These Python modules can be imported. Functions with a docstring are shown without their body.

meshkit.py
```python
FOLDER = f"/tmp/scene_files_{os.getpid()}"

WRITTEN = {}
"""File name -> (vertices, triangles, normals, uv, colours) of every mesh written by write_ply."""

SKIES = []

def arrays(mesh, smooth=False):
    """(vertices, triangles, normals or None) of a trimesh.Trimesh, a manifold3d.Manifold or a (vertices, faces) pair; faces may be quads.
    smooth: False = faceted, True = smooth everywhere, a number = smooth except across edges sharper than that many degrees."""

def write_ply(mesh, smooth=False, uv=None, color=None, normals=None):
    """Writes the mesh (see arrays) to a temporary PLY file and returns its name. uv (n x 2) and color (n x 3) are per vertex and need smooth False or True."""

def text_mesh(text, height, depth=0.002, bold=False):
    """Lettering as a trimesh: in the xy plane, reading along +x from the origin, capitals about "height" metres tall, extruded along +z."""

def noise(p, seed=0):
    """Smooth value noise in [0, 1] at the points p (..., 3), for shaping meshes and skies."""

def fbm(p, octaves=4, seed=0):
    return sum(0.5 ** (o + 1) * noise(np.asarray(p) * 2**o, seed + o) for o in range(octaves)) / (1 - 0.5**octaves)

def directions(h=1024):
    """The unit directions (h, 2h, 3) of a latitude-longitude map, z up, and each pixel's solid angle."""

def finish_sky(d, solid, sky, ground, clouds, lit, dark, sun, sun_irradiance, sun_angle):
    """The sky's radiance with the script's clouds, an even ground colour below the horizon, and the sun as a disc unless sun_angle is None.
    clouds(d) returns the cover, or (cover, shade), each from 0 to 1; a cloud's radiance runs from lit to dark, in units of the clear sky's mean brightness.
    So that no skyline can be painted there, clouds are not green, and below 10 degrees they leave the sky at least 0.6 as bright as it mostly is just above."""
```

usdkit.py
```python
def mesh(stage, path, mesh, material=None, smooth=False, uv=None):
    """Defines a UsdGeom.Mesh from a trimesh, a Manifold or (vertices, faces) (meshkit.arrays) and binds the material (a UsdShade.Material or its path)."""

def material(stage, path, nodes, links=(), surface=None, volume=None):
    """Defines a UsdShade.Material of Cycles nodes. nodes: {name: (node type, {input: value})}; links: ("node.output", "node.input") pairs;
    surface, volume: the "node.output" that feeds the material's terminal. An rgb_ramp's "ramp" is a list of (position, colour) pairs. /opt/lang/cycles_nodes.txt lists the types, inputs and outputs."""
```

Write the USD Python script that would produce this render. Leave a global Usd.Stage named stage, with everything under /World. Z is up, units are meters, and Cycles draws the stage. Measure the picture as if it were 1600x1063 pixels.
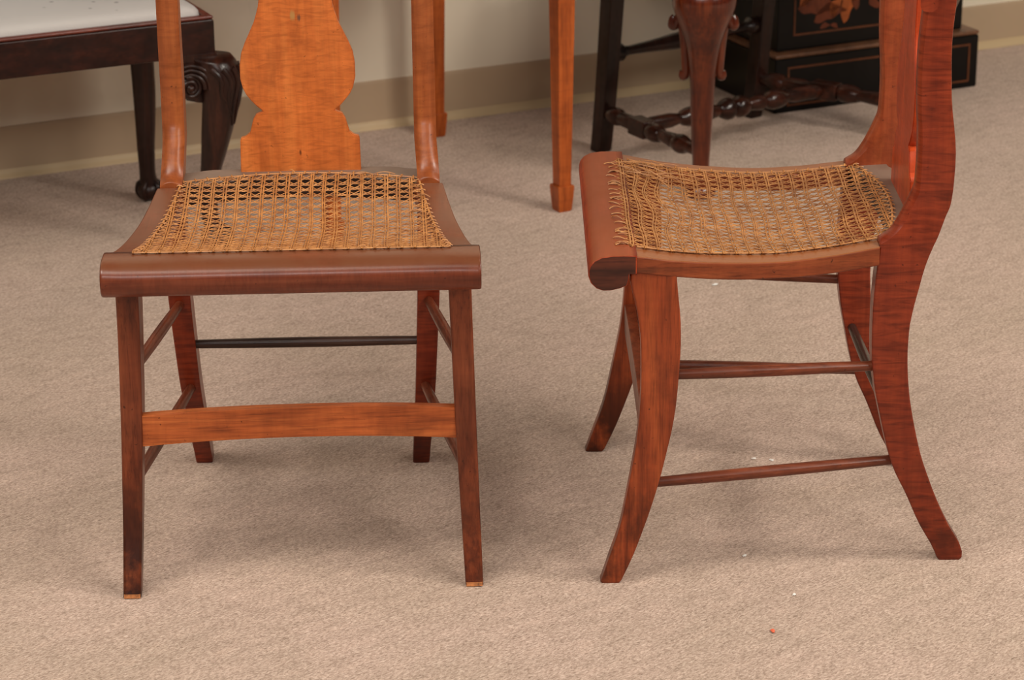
import math
import numpy as np
import trimesh
import shapely.geometry as sg
from shapely import affinity
from scipy.interpolate import PchipInterpolator
from pxr import Usd, UsdGeom, UsdLux, Gf, Sdf
import usdkit, meshkit

stage = Usd.Stage.CreateInMemory()
UsdGeom.SetStageUpAxis(stage, UsdGeom.Tokens.z)
UsdGeom.SetStageMetersPerUnit(stage, 1.0)
UsdGeom.Xform.Define(stage, '/World')
UsdGeom.Scope.Define(stage, '/World/Looks')
rng = np.random.default_rng(7)

# ------------------------------------------------------------------ camera, lights, exposure
CAM_H, PITCH, FPX, ROLL = 1.4795, 0.3540, 4058.3, -0.0080
cam = UsdGeom.Camera.Define(stage, '/World/camera')
cam.CreateHorizontalApertureAttr(36.0)
cam.CreateVerticalApertureAttr(36.0 * 1063 / 1600)
cam.CreateFocalLengthAttr(36.0 * FPX / 1600)
cam.CreateClippingRangeAttr(Gf.Vec2f(0.05, 100))
cam.CreateFStopAttr(10.0)
cam.CreateFocusDistanceAttr(3.38)
cam.GetPrim().CreateAttribute('exposure', Sdf.ValueTypeNames.Float).Set(0.0)
_rt, _up, _fw = np.array([1.0, 0, 0]), np.array([0, math.sin(PITCH), math.cos(PITCH)]), np.array([0, math.cos(PITCH), -math.sin(PITCH)])
_c, _s = math.cos(ROLL), math.sin(ROLL)
_r2, _u2 = _c * _rt + _s * _up, -_s * _rt + _c * _up
cam.AddTransformOp().Set(Gf.Matrix4d(*_r2, 0, *_u2, 0, *(-_fw), 0, 0, 0, CAM_H, 1))


def rect_light(name, pos, target, w, h, power, color):
    """A softbox or ceiling panel: RectLight at pos aimed at target."""
    l = UsdLux.RectLight.Define(stage, '/World/' + name)
    l.CreateWidthAttr(w); l.CreateHeightAttr(h); l.CreateIntensityAttr(power); l.CreateColorAttr(Gf.Vec3f(*color))
    z = np.array(pos, float) - np.array(target, float); z /= np.linalg.norm(z)
    x = np.cross([0, 0, 1.0], z)
    x = np.array([1.0, 0, 0]) if np.linalg.norm(x) < 1e-6 else x / np.linalg.norm(x)
    y = np.cross(z, x)
    l.AddTransformOp().Set(Gf.Matrix4d(*x, 0, *y, 0, *z, 0, *map(float, pos), 1))
    return l


WARM = (1.06, 0.99, 0.88)
rect_light('ceiling_panel_light', (-0.6, 1.7, 2.65), (-0.6, 2.2, 0), 1.2, 1.0, 5.0, WARM)
rect_light('ceiling_panel_light_001', (-1.65, 2.25, 2.65), (-1.4, 2.6, 0), 1.2, 1.0, 10.0, WARM)
rect_light('ceiling_panel_light_002', (2.4, 2.75, 2.6), (1.6, 3.4, 0), 0.6, 0.6, 40.0, WARM)
rect_light('ceiling_panel_light_003', (1.5, 4.0, 2.65), (1.5, 4.0, 0), 1.2, 0.6, 3.4, WARM)
rect_light('back_fill_light', (2.6, 4.4, 2.4), (0.0, 5.2, 0.2), 0.9, 0.7, 3.6, WARM)  # unseen fill from the back right, fitted to the wall and floor tones
rect_light('softbox_light', (2.2, 0.6, 2.35), (0.1, 3.9, 0.25), 0.9, 1.1, 9.0, WARM)
rect_light('softbox_light_001', (2.4, 1.8, 2.6), (0.3, 4.4, 0.25), 0.9, 1.1, 6.5, WARM)
rect_light('strip_light', (-0.55, -0.7, 2.35), (-0.2, 3.2, 0.4), 1.7, 0.34, 16.0, (1.02, 1.0, 0.97))
dome = UsdLux.DomeLight.Define(stage, '/World/room_ambient')
dome.CreateIntensityAttr(0.02)
dome.CreateColorAttr(Gf.Vec3f(1.0, 0.9, 0.78))


# ------------------------------------------------------------------ helpers
def lin(r, g, b):
    f = lambda c: (c / 255 / 12.92) if c / 255 <= 0.04045 else ((c / 255 + 0.055) / 1.055) ** 2.4
    return (f(r), f(g), f(b))


taken = {}


def numbered(path):
    n = taken.get(path, 0); taken[path] = n + 1
    return path if n == 0 else f'{path}_{n:03d}'


def tag(prim, label=None, cat=None, group=None, kind=None):
    for k, v in (('label', label), ('category', cat), ('group', group), ('kind', kind)):
        if v:
            prim.SetCustomDataByKey(k, v)
    return prim


def thing(name, label, cat, loc=(0, 0, 0), rz=0.0, group=None):
    x = UsdGeom.Xform.Define(stage, numbered('/World/' + name))
    x.AddTranslateOp().Set(Gf.Vec3d(*map(float, loc)))
    x.AddRotateZOp().Set(float(math.degrees(rz)))
    return tag(x.GetPrim(), label, cat, group)


def obj(name, mesh, mat, parent=None, smooth=38, **kw):
    path = numbered((str(parent.GetPath()) if parent else '/World') + '/' + name)
    m = usdkit.mesh(stage, path, mesh, mat, smooth=smooth)
    return tag(m.GetPrim(), **kw)


def cat(ms):
    return trimesh.util.concatenate(list(ms))


def grid_mesh(rings, closed_ring=True, caps=True):
    """rings: (N, M, 3) cross-sections joined into one skin, capped at both ends."""
    r = np.asarray(rings, float); n, m, _ = r.shape
    v = r.reshape(-1, 3); f = []
    for i in range(n - 1):
        for j in range(m if closed_ring else m - 1):
            a, b = i * m + j, i * m + (j + 1) % m
            f += [(a, b, b + m), (a, b + m, a + m)]
    if caps:
        c0, c1 = len(v), len(v) + 1
        v = np.vstack([v, r[0].mean(0), r[-1].mean(0)])
        for j in range(m):
            k = (j + 1) % m
            f += [(c0, k, j), (c1, (n - 1) * m + j, (n - 1) * m + k)]
    t = trimesh.Trimesh(v, np.array(f), process=False)
    if t.volume < 0:
        t.invert()
    return t


def rrect(w, h, rx0, ry0, rx1=None, ry1=None, k=5):
    """Rounded rectangle points, x from 0 to w, y from 0 to h; corners at y=0 use (rx0, ry0), at y=h (rx1, ry1)."""
    rx1, ry1 = (rx0, ry0) if rx1 is None else (rx1, ry1)
    out = []
    for cx, cy, rx, ry, a0 in ((w - rx0, ry0, rx0, ry0, -90), (w - rx1, h - ry1, rx1, ry1, 0), (rx1, h - ry1, rx1, ry1, 90), (rx0, ry0, rx0, ry0, 180)):
        for a in np.radians(np.linspace(a0, a0 + 90, k)):
            out.append((cx + rx * math.cos(a), cy + ry * math.sin(a)))
    return np.array(out)


def box(x0, x1, y0, y1, z0, z1, r=0.002):
    """Box with softened edges."""
    r = min(r, (x1 - x0) * .45, (y1 - y0) * .45, (z1 - z0) * .45)
    rings = []
    for z, ins in ((z0, r), (z0 + r * .3, r * .3), (z0 + r, 0), (z1 - r, 0), (z1 - r * .3, r * .3), (z1, r)):
        q = rrect(x1 - x0 - 2 * ins, y1 - y0 - 2 * ins, r, r, k=4)
        rings.append(np.column_stack([q[:, 0] + x0 + ins, q[:, 1] + y0 + ins, np.full(len(q), z)]))
    return grid_mesh(rings)


def frames(path):
    p = np.asarray(path, float)
    t = np.gradient(p, axis=0); t /= np.linalg.norm(t, axis=1, keepdims=True)
    ref = np.array([0, 0, 1.0]) if abs(t[0][2]) < .9 else np.array([1.0, 0, 0])
    us, vs = [], []
    u = np.cross(ref, t[0]); u /= np.linalg.norm(u)
    for k in range(len(p)):
        u = u - t[k] * (u @ t[k]); u /= np.linalg.norm(u)
        us.append(u); vs.append(np.cross(t[k], u))
    return p, np.array(us), np.array(vs)


def tube(path, radius, m=14):
    p, u, v = frames(path)
    r = np.broadcast_to(np.asarray(radius, float), (len(p),))
    a = np.linspace(0, 2 * math.pi, m, endpoint=False)
    return grid_mesh(p[:, None] + r[:, None, None] * (np.cos(a)[None, :, None] * u[:, None] + np.sin(a)[None, :, None] * v[:, None]))


def turned(p0, p1, prof, m=20):
    """Turned spindle from p0 to p1; prof: (fraction, radius)."""
    p0, p1 = np.array(p0, float), np.array(p1, float)
    f, r = np.array(prof).T
    return tube(p0 + (p1 - p0) * f[:, None], r, m) if False else _turned(p0, p1, f, r, m)


def _turned(p0, p1, f, r, m):
    d = (p1 - p0) / np.linalg.norm(p1 - p0)
    u = np.cross([0, 0, 1.0], d); u /= np.linalg.norm(u); v = np.cross(d, u)
    a = np.linspace(0, 2 * math.pi, m, endpoint=False)
    c = p0 + (p1 - p0) * f[:, None]
    return grid_mesh(c[:, None] + r[:, None, None] * (np.cos(a)[None, :, None] * u + np.sin(a)[None, :, None] * v))


def prism(poly, depth):
    return trimesh.creation.extrude_polygon(poly, depth, engine='earcut')


# ------------------------------------------------------------------ materials
def wood(name, dark, mid, light, axis='z', curl=0.0, gloss=0.32, stain=0.35, seed=0.0, coat=0.25, fine=1.0, curl_freq=62.0, scuff=0.0, worn_sheen=None, mottle=0.5, marks=False, cw=None):
    """Old polished hardwood. axis: the way the grain runs in the object; curl: strength of the cross-grain figure; scuff: dark handling dirt low on the piece."""
    along, across = 2.2, 46.0 * fine
    gs = {'x': (along, across, across), 'y': (across, along, across), 'z': (across, across, along)}[axis]
    cw = cw or (32 if curl >= .3 else 9)
    cs = {'x': (curl_freq, cw, cw), 'y': (cw, curl_freq, cw), 'z': (cw, cw, curl_freq)}[axis]
    N = {
        'tc': ('texture_coordinate', {}),
        'mg': ('mapping', {'scale': gs, 'location': (seed, seed * .7, seed * 1.3)}),
        'ng': ('noise_texture', {'scale': 1.0, 'detail': 5.0, 'roughness': 0.62, 'distortion': 0.35}),
        'rg': ('rgb_ramp', {'ramp': [(0.28, dark), (0.48, mid), (0.72, light)]}),
        'mc': ('mapping', {'scale': cs, 'location': (seed * 2, seed, seed)}),
        'nc': ('noise_texture', {'scale': 1.0, 'detail': 3.0, 'roughness': 0.55, 'distortion': 1.3}),
        'rc': ('rgb_ramp', {'ramp': [(0.32, (.52, .45, .42)), (0.5, (.94, .92, .91)), (0.68, (1.22, 1.26, 1.28))]}),
        'mx': ('mix_color', {'blend_type': 'multiply', 'fac': curl, 'use_clamp': False}),
        'mf': ('mapping', {'scale': tuple(s * 6 for s in gs), 'location': (seed, 3, 1)}),
        'nf': ('noise_texture', {'scale': 1.0, 'detail': 3.0, 'roughness': 0.7}),
        'rf': ('rgb_ramp', {'ramp': [(0.3, (.50, .45, .43)), (0.48, (.97, .97, .97)), (0.72, (1.16, 1.17, 1.17))]}),
        'mx1': ('mix_color', {'blend_type': 'multiply', 'fac': 0.12 if curl >= .3 else 0.75, 'use_clamp': False}),
        'mm': ('mapping', {'scale': tuple(11 if q < 10 else 26 for q in gs), 'location': (seed * 3, seed, seed * 2)}), 'nm': ('noise_texture', {'scale': 1.0, 'detail': 3.0, 'roughness': 0.6, 'distortion': .4}),
        'rm': ('rgb_ramp', {'ramp': [(0.3, (.46, .38, .36)), (0.47, (.97, .96, .95)), (0.7, (1.30, 1.33, 1.34))]}), 'mx0': ('mix_color', {'blend_type': 'multiply', 'fac': mottle, 'use_clamp': False}),
        'ms': ('mapping', {'scale': (13, 13, 13), 'location': (seed, seed, seed)}),
        'ns': ('noise_texture', {'scale': 1.0, 'detail': 6.0, 'roughness': 0.65}),
        'rs': ('map_range', {'from_min': 0.56, 'from_max': 0.72, 'to_min': 0.0, 'to_max': stain, 'clamp': True}),
        'nk': ('noise_texture', {'scale': 150.0, 'detail': 2.0, 'roughness': 0.5}), 'rk': ('map_range', {'from_min': 0.70, 'from_max': 0.76, 'to_min': 0.0, 'to_max': min(1.0, stain * 2), 'clamp': True}), 'sk': ('math', {'math_type': 'maximum'}),
        'mx2': ('mix_color', {'blend_type': 'mix', 'b': tuple(c * .28 for c in dark)}),
        'rr': ('map_range', {'value': 0.5, 'from_min': 0.2, 'from_max': 0.8, 'to_min': gloss - .09, 'to_max': gloss + .14, 'clamp': True}),
        'bp': ('bump', {'strength': 0.10, 'distance': 0.0012}),
        'p': ('principled_bsdf', {'ior': 1.5, 'specular_ior_level': 0.36, 'coat_weight': coat * .5, 'coat_roughness': 0.2, 'coat_ior': 1.5}),
    }
    L = [('tc.object', 'mg.vector'), ('mg.vector', 'ng.vector'), ('ng.fac', 'rg.fac'), ('tc.object', 'mc.vector'), ('mc.vector', 'nc.vector'), ('nc.fac', 'rc.fac'),
         ('rg.color', 'mx.a'), ('rc.color', 'mx.b'), ('tc.object', 'mf.vector'), ('mf.vector', 'nf.vector'), ('nf.fac', 'rf.fac'), ('tc.object', 'mm.vector'), ('mm.vector', 'nm.vector'), ('nm.fac', 'rm.fac'), ('mx.result', 'mx0.a'), ('rm.color', 'mx0.b'), ('mx0.result', 'mx1.a'), ('rf.color', 'mx1.b'),
         ('tc.object', 'ms.vector'), ('ms.vector', 'ns.vector'), ('ns.fac', 'rs.value'), ('tc.object', 'nk.vector'), ('nk.fac', 'rk.value'), ('rs.result', 'sk.value1'), ('rk.result', 'sk.value2'), ('mx1.result', 'mx2.a'),
         ('ns.fac', 'rr.value'), ('rr.result', 'p.roughness'), ('nf.fac', 'bp.height'), ('bp.normal', 'p.normal')]
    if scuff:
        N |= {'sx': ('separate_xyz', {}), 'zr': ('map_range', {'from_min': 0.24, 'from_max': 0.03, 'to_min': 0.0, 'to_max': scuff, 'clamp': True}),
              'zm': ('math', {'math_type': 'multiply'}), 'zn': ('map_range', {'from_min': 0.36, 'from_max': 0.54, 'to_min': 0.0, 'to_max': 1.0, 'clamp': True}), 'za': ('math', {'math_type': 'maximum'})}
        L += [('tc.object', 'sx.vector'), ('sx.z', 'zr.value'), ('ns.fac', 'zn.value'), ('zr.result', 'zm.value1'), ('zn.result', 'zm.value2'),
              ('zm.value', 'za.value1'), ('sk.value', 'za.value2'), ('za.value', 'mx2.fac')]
    else:
        L += [('sk.value', 'mx2.fac')]
    last = 'mx2.result'
    if worn_sheen:  # bare, handled wood along the top of the seat frame, patchy; on the rear rail a painted sheen
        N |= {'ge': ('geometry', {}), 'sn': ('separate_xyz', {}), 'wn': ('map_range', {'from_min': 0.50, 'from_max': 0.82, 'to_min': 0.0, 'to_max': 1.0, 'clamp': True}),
              'wp': ('map_range', {'from_min': 0.3, 'from_max': 0.55, 'to_min': 0.45, 'to_max': 0.9, 'clamp': True}), 'wm': ('math', {'math_type': 'multiply'}), 'mw': ('mix_color', {'blend_type': 'mix', 'b': worn_sheen})}
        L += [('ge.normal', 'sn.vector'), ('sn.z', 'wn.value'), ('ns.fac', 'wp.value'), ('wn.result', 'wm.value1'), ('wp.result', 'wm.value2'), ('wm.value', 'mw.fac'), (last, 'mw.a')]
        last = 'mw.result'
    if marks:  # two old scuffs and a dark nick in the face of the splat
        for k, (pt, r0, c) in enumerate((((-.004, .0, .6725), .0075, lin(176, 134, 78)), ((.005, .0, .6690), .0050, lin(92, 66, 54)), ((.000, .0, .4800), .0045, lin(84, 40, 20)))):
            N |= {f'ma{k}': ('vector_math', {'math_type': 'multiply', 'vector2': (1.7, 0, .8)}), f'md{k}': ('vector_math', {'math_type': 'distance', 'vector2': (pt[0] * 1.7, 0, pt[2] * .8)}),
                  f'mn{k}': ('math', {'math_type': 'multiply_add', 'value2': .012, 'value3': -.006}), f'ms{k}': ('math', {'math_type': 'add'}),
                  f'mr{k}': ('map_range', {'from_min': r0, 'from_max': r0 * .45, 'to_min': 0.0, 'to_max': .85, 'clamp': True}), f'mk{k}': ('mix_color', {'blend_type': 'mix', 'b': c})}
            L += [('tc.object', f'ma{k}.vector1'), (f'ma{k}.vector', f'md{k}.vector1'), ('nf.fac', f'mn{k}.value1'), (f'md{k}.value', f'ms{k}.value1'), (f'mn{k}.value', f'ms{k}.value2'),
                  (f'ms{k}.value', f'mr{k}.value'), (f'mr{k}.result', f'mk{k}.fac'), (last, f'mk{k}.a')]
            last = f'mk{k}.result'
    L += [(last, 'p.base_color')]
    return usdkit.material(stage, '/World/Looks/' + name, N, L, surface='p.BSDF')


def plain(name, color, rough=0.5, var=0.12, scale=30.0, spec=0.5, coat=0.0, bump=0.0, bump_scale=300.0, sheen=0.0):
    N = {'tc': ('texture_coordinate', {}), 'n': ('noise_texture', {'scale': scale, 'detail': 4.0, 'roughness': 0.6}),
         'r': ('rgb_ramp', {'ramp': [(0.3, tuple(c * (1 - var) for c in color)), (0.7, tuple(c * (1 + var) for c in color))]}),
         'p': ('principled_bsdf', {'roughness': rough, 'specular_ior_level': spec, 'coat_weight': coat, 'coat_roughness': 0.12, 'sheen_weight': sheen})}
    L = [('tc.object', 'n.vector'), ('n.fac', 'r.fac'), ('r.color', 'p.base_color')]
    if bump:
        N |= {'nb': ('noise_texture', {'scale': bump_scale, 'detail': 2.0}), 'b': ('bump', {'strength': bump, 'distance': 0.002})}
        L += [('tc.object', 'nb.vector'), ('nb.fac', 'b.height'), ('b.normal', 'p.normal')]
    return usdkit.material(stage, '/World/Looks/' + name, N, L, surface='p.BSDF')


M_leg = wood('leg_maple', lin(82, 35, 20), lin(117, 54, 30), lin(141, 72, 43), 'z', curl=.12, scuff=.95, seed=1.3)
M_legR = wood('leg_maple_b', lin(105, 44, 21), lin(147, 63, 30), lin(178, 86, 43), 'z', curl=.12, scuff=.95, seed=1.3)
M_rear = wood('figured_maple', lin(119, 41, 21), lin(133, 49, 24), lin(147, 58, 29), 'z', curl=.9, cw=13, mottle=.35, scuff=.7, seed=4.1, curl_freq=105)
M_stile = wood('stile_maple', lin(132, 66, 32), lin(152, 79, 39), lin(172, 97, 49), 'z', curl=.40, cw=20, seed=8.2, curl_freq=85)
M_stileR = wood('stile_maple_b', lin(122, 53, 26), lin(142, 63, 33), lin(160, 78, 41), 'z', curl=.40, seed=8.2, curl_freq=85)
M_splat = wood('splat_maple', lin(184, 96, 42), lin(199, 106, 48), lin(212, 122, 59), 'z', curl=.42, seed=2.7, curl_freq=150, stain=.25, marks=True)
M_roll = wood('roll_maple', lin(83, 34, 19), lin(112, 50, 30), lin(132, 69, 44), 'x', curl=.3, seed=5.5, gloss=.30, stain=.3, worn_sheen=lin(117, 69, 44), curl_freq=150, coat=.5)
M_rollR = wood('roll_maple_b', lin(117, 39, 15), lin(157, 57, 25), lin(184, 77, 38), 'x', curl=.15, seed=5.5, gloss=.46, stain=.3, worn_sheen=lin(147, 73, 38), coat=.0)
M_rail = wood('rail_maple', lin(100, 48, 26), lin(138, 66, 34), lin(160, 84, 46), 'y', curl=.15, seed=3.3, worn_sheen=lin(118, 74, 52))
M_rrail = wood('shaded_rear_rail_maple', lin(40, 22, 15), lin(54, 32, 22), lin(66, 42, 30), 'x', curl=.1, seed=6.4, gloss=.42, coat=.1, worn_sheen=lin(134, 110, 95))  # base darkened to paint shade below the cane; grey top paints sheen
M_railR = wood('rail_maple_b', lin(100, 48, 26), lin(134, 62, 32), lin(152, 78, 42), 'y', curl=.15, seed=3.9, worn_sheen=lin(152, 92, 52))
M_splatR = wood('splat_maple_b', lin(151, 55, 23), lin(178, 65, 29), lin(199, 78, 36), 'z', curl=.30, seed=2.7, curl_freq=95, stain=.25)
M_stretch = wood('stretcher_maple', lin(74, 36, 23), lin(107, 52, 33), lin(140, 72, 46), 'y', curl=.1, seed=7.7)
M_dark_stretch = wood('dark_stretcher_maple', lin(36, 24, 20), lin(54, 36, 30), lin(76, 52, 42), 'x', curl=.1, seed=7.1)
M_front_stretch = wood('front_stretcher_maple', lin(145, 69, 32), lin(183, 92, 44), lin(211, 119, 61), 'x', curl=.2, seed=9.1)
M_end = wood('end_grain_maple', lin(62, 30, 20), lin(88, 42, 28), lin(110, 54, 34), 'y', curl=.1, seed=3.7, gloss=.45, coat=.1)
M_bare = plain('bare_worn_wood', lin(172, 106, 58), .7, .5, 160)
M_mahog = wood('dark_mahogany', lin(24, 10, 8), lin(40, 17, 12), lin(60, 26, 17), 'x', curl=.1, seed=1.9, stain=.2)
M_mahog_z = wood('carved_mahogany', lin(26, 14, 12), lin(45, 24, 18), lin(69, 36, 25), 'z', curl=.1, seed=2.9, stain=.2, gloss=.3)
M_edge = wood('mahogany_edge', lin(70, 28, 20), lin(96, 40, 28), lin(120, 56, 40), 'x', seed=2.2, stain=.1)
M_oak = wood('dark_oak', lin(22, 12, 9), lin(36, 18, 13), lin(54, 26, 18), 'z', seed=3.9, stain=.3, gloss=.26)
M_turn = wood('dark_turned_oak', lin(30, 16, 11), lin(50, 25, 17), lin(78, 38, 24), 'x', seed=4.9, stain=.4, gloss=.22)
M_walnut = wood('red_walnut', lin(57, 18, 8), lin(85, 31, 12), lin(115, 50, 21), 'z', curl=.2, seed=5.9, gloss=.16, coat=1.4, stain=.5)
M_table = wood('table_satinwood', lin(138, 63, 24), lin(168, 80, 30), lin(190, 97, 42), 'z', curl=.25, seed=6.9, stain=.15)
M_lacquer = plain('black_lacquer', lin(14, 12, 11), .34, .3, 20, spec=.3)
M_ledge = plain('worn_plinth_edge', lin(112, 74, 50), .45, .35, 40)
M_inlay = plain('wood_inlay', lin(98, 52, 26), .4, .3, 60)
M_marq = plain('marquetry_veneer', lin(160, 80, 34), .4, .35, 45)
M_marq2 = plain('brown_marquetry_veneer', lin(104, 46, 22), .4, .35, 45)
M_cream = usdkit.material(stage, '/World/Looks/cream_upholstery', {
    'tc': ('texture_coordinate', {}), 'v': ('voronoi_texture', {'scale': 26.0, 'randomness': .35}), 'r': ('rgb_ramp', {'ramp': [(0.07, lin(150, 144, 142)), (0.13, lin(199, 193, 189))]}),
    'nb': ('noise_texture', {'scale': 420.0, 'detail': 2.0}), 'b': ('bump', {'strength': .25, 'distance': .002}), 'p': ('principled_bsdf', {'roughness': .85, 'specular_ior_level': .2, 'sheen_weight': .2})},
    [('tc.object', 'v.vector'), ('v.distance', 'r.fac'), ('r.color', 'p.base_color'), ('tc.object', 'nb.vector'), ('nb.fac', 'b.height'), ('b.normal', 'p.normal')], surface='p.BSDF')
M_wall = plain('wall_paint', lin(238, 225, 203), .75, .02, 3, spec=.3, bump=.05, bump_scale=260)
M_base = plain('vinyl_cove_base', lin(190, 164, 135), .5, .04, 5, spec=.4)
M_toe = plain('lit_vinyl_cove_toe', lin(205, 178, 138), .45, .04, 5, spec=.4)  # paler than the base: light on the sloped toe put into its colour
M_white = plain('white_lint', lin(240, 236, 230), .8, .05, 100)
M_orange = plain('orange_paper', lin(238, 112, 78), .7, .1, 100)

# cane: every strand a little different
M_cane = usdkit.material(stage, '/World/Looks/woven_cane', {
    'g': ('geometry', {}), 'tc': ('texture_coordinate', {}), 'n': ('noise_texture', {'scale': 55.0, 'detail': 4.0, 'roughness': .65}),
    'a': ('math', {'math_type': 'multiply_add', 'value2': 0.45, 'value3': 0.0}), 'b': ('math', {'math_type': 'multiply_add', 'value2': 0.75, 'value3': 0.0}), 's': ('math', {'math_type': 'add'}),
    'r': ('rgb_ramp', {'ramp': [(0.22, lin(148, 88, 44)), (0.5, lin(210, 146, 84)), (0.85, lin(236, 184, 122))]}),
    'p': ('principled_bsdf', {'roughness': 0.42, 'specular_ior_level': .5})},
    [('g.random_per_island', 'a.value1'), ('tc.object', 'n.vector'), ('n.fac', 'b.value1'), ('a.value', 's.value1'), ('b.value', 's.value2'), ('s.value', 'r.fac'), ('r.color', 'p.base_color')], surface='p.BSDF')

# carpet: short dense loop pile, streaked a little along the rows
M_carpet = usdkit.material(stage, '/World/Looks/beige_carpet', {
    'g': ('geometry', {}),
    'vr': ('vector_rotate', {'rotate_type': 'z_axis', 'angle': -0.72}), 'rot': ('mapping', {'scale': (160, 370, 150)}), 'n1': ('noise_texture', {'scale': 1.0, 'detail': 3.0, 'roughness': .7, 'distortion': .6}),
    'm2': ('mapping', {'scale': (20, 52, 30)}), 'n2': ('noise_texture', {'scale': 1.0, 'detail': 4.0, 'roughness': .6}),
    'n3': ('noise_texture', {'scale': 3.2, 'detail': 3.0, 'roughness': .55}),
    'r1': ('rgb_ramp', {'ramp': [(0.28, lin(140, 116, 100)), (0.5, lin(191, 165, 149)), (0.72, lin(226, 203, 187))]}),
    'r2': ('rgb_ramp', {'ramp': [(0.3, (.84, .83, .81)), (0.55, (1, 1, 1)), (0.75, (1.07, 1.06, 1.05))]}),
    'r3': ('rgb_ramp', {'ramp': [(0.3, (.92, .93, .90)), (0.7, (1.05, 1.04, 1.05))]}),
    'a': ('mix_color', {'blend_type': 'multiply', 'fac': 1.0, 'use_clamp': False}), 'b': ('mix_color', {'blend_type': 'multiply', 'fac': 1.0, 'use_clamp': False}),
    'bp': ('bump', {'strength': 0.6, 'distance': 0.003}),
    'p': ('principled_bsdf', {'roughness': 0.95, 'specular_ior_level': .12, 'sheen_weight': .12, 'diffuse_roughness': .4})},
    [('g.position', 'vr.vector'), ('vr.vector', 'rot.vector'), ('rot.vector', 'n1.vector'), ('vr.vector', 'm2.vector'), ('m2.vector', 'n2.vector'), ('g.position', 'n3.vector'), ('n1.fac', 'r1.fac'), ('n2.fac', 'r2.fac'), ('n3.fac', 'r3.fac'),
     ('r1.color', 'a.a'), ('r2.color', 'a.b'), ('a.result', 'b.a'), ('r3.color', 'b.b'), ('b.result', 'p.base_color'), ('n1.fac', 'bp.height'), ('bp.normal', 'p.normal')], surface='p.BSDF')

# ------------------------------------------------------------------ the setting: floor, wall, base
WT, WN = np.array([.9046, .4263, 0.0]), np.array([-.4263, .9046, 0.0])      # along the wall; into the wall
WP = np.array([-.267, 5.307, 0.0])                                           # a point at the foot of the wall
WYAW = math.atan2(.4263, .9046)


def wall_pt(t, d=0.0, z=0.0):
    return WP + WT * t + WN * d + np.array([0, 0, z])


c0, c1 = wall_pt(-4.2, .1), wall_pt(4.6, .1)
obj('floor', prism(sg.Polygon([(c0[0], c0[1]), (c0[0], -2.2), (c1[0], -2.2), (c1[0], c1[1])]), 0.05).apply_translation((0, 0, -0.05)), M_carpet, smooth=False, kind='structure', label='beige low pile carpet')


def along_wall(profile, t0, t1):
    """profile: (distance out from the wall, z) closed outline, extruded along the foot of the wall."""
    rings = [[wall_pt(t, -d, z) for d, z in profile] for t in (t0, t1)]
    return grid_mesh(rings)


obj('wall_back', along_wall([(0, 0), (0, 2.75), (-.1, 2.75), (-.1, 0)], -4.2, 4.6), M_wall, smooth=False, kind='structure', label='cream painted wall')
bb = obj('baseboard_back', along_wall([(0.0002, .0), (0.004, .0), (0.004, .014), (.0034, .098), (.0024, .1035), (.0002, .1045)], -4.2, 4.6), M_base, smooth=False, kind='structure', label='tan vinyl base')
obj('cove_toe', along_wall([(.004, .0), (.013, .0), (.0125, .003), (.008, .008), (.0055, .013), (.004, .018)], -4.2, 4.6), M_toe, bb)

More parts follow.
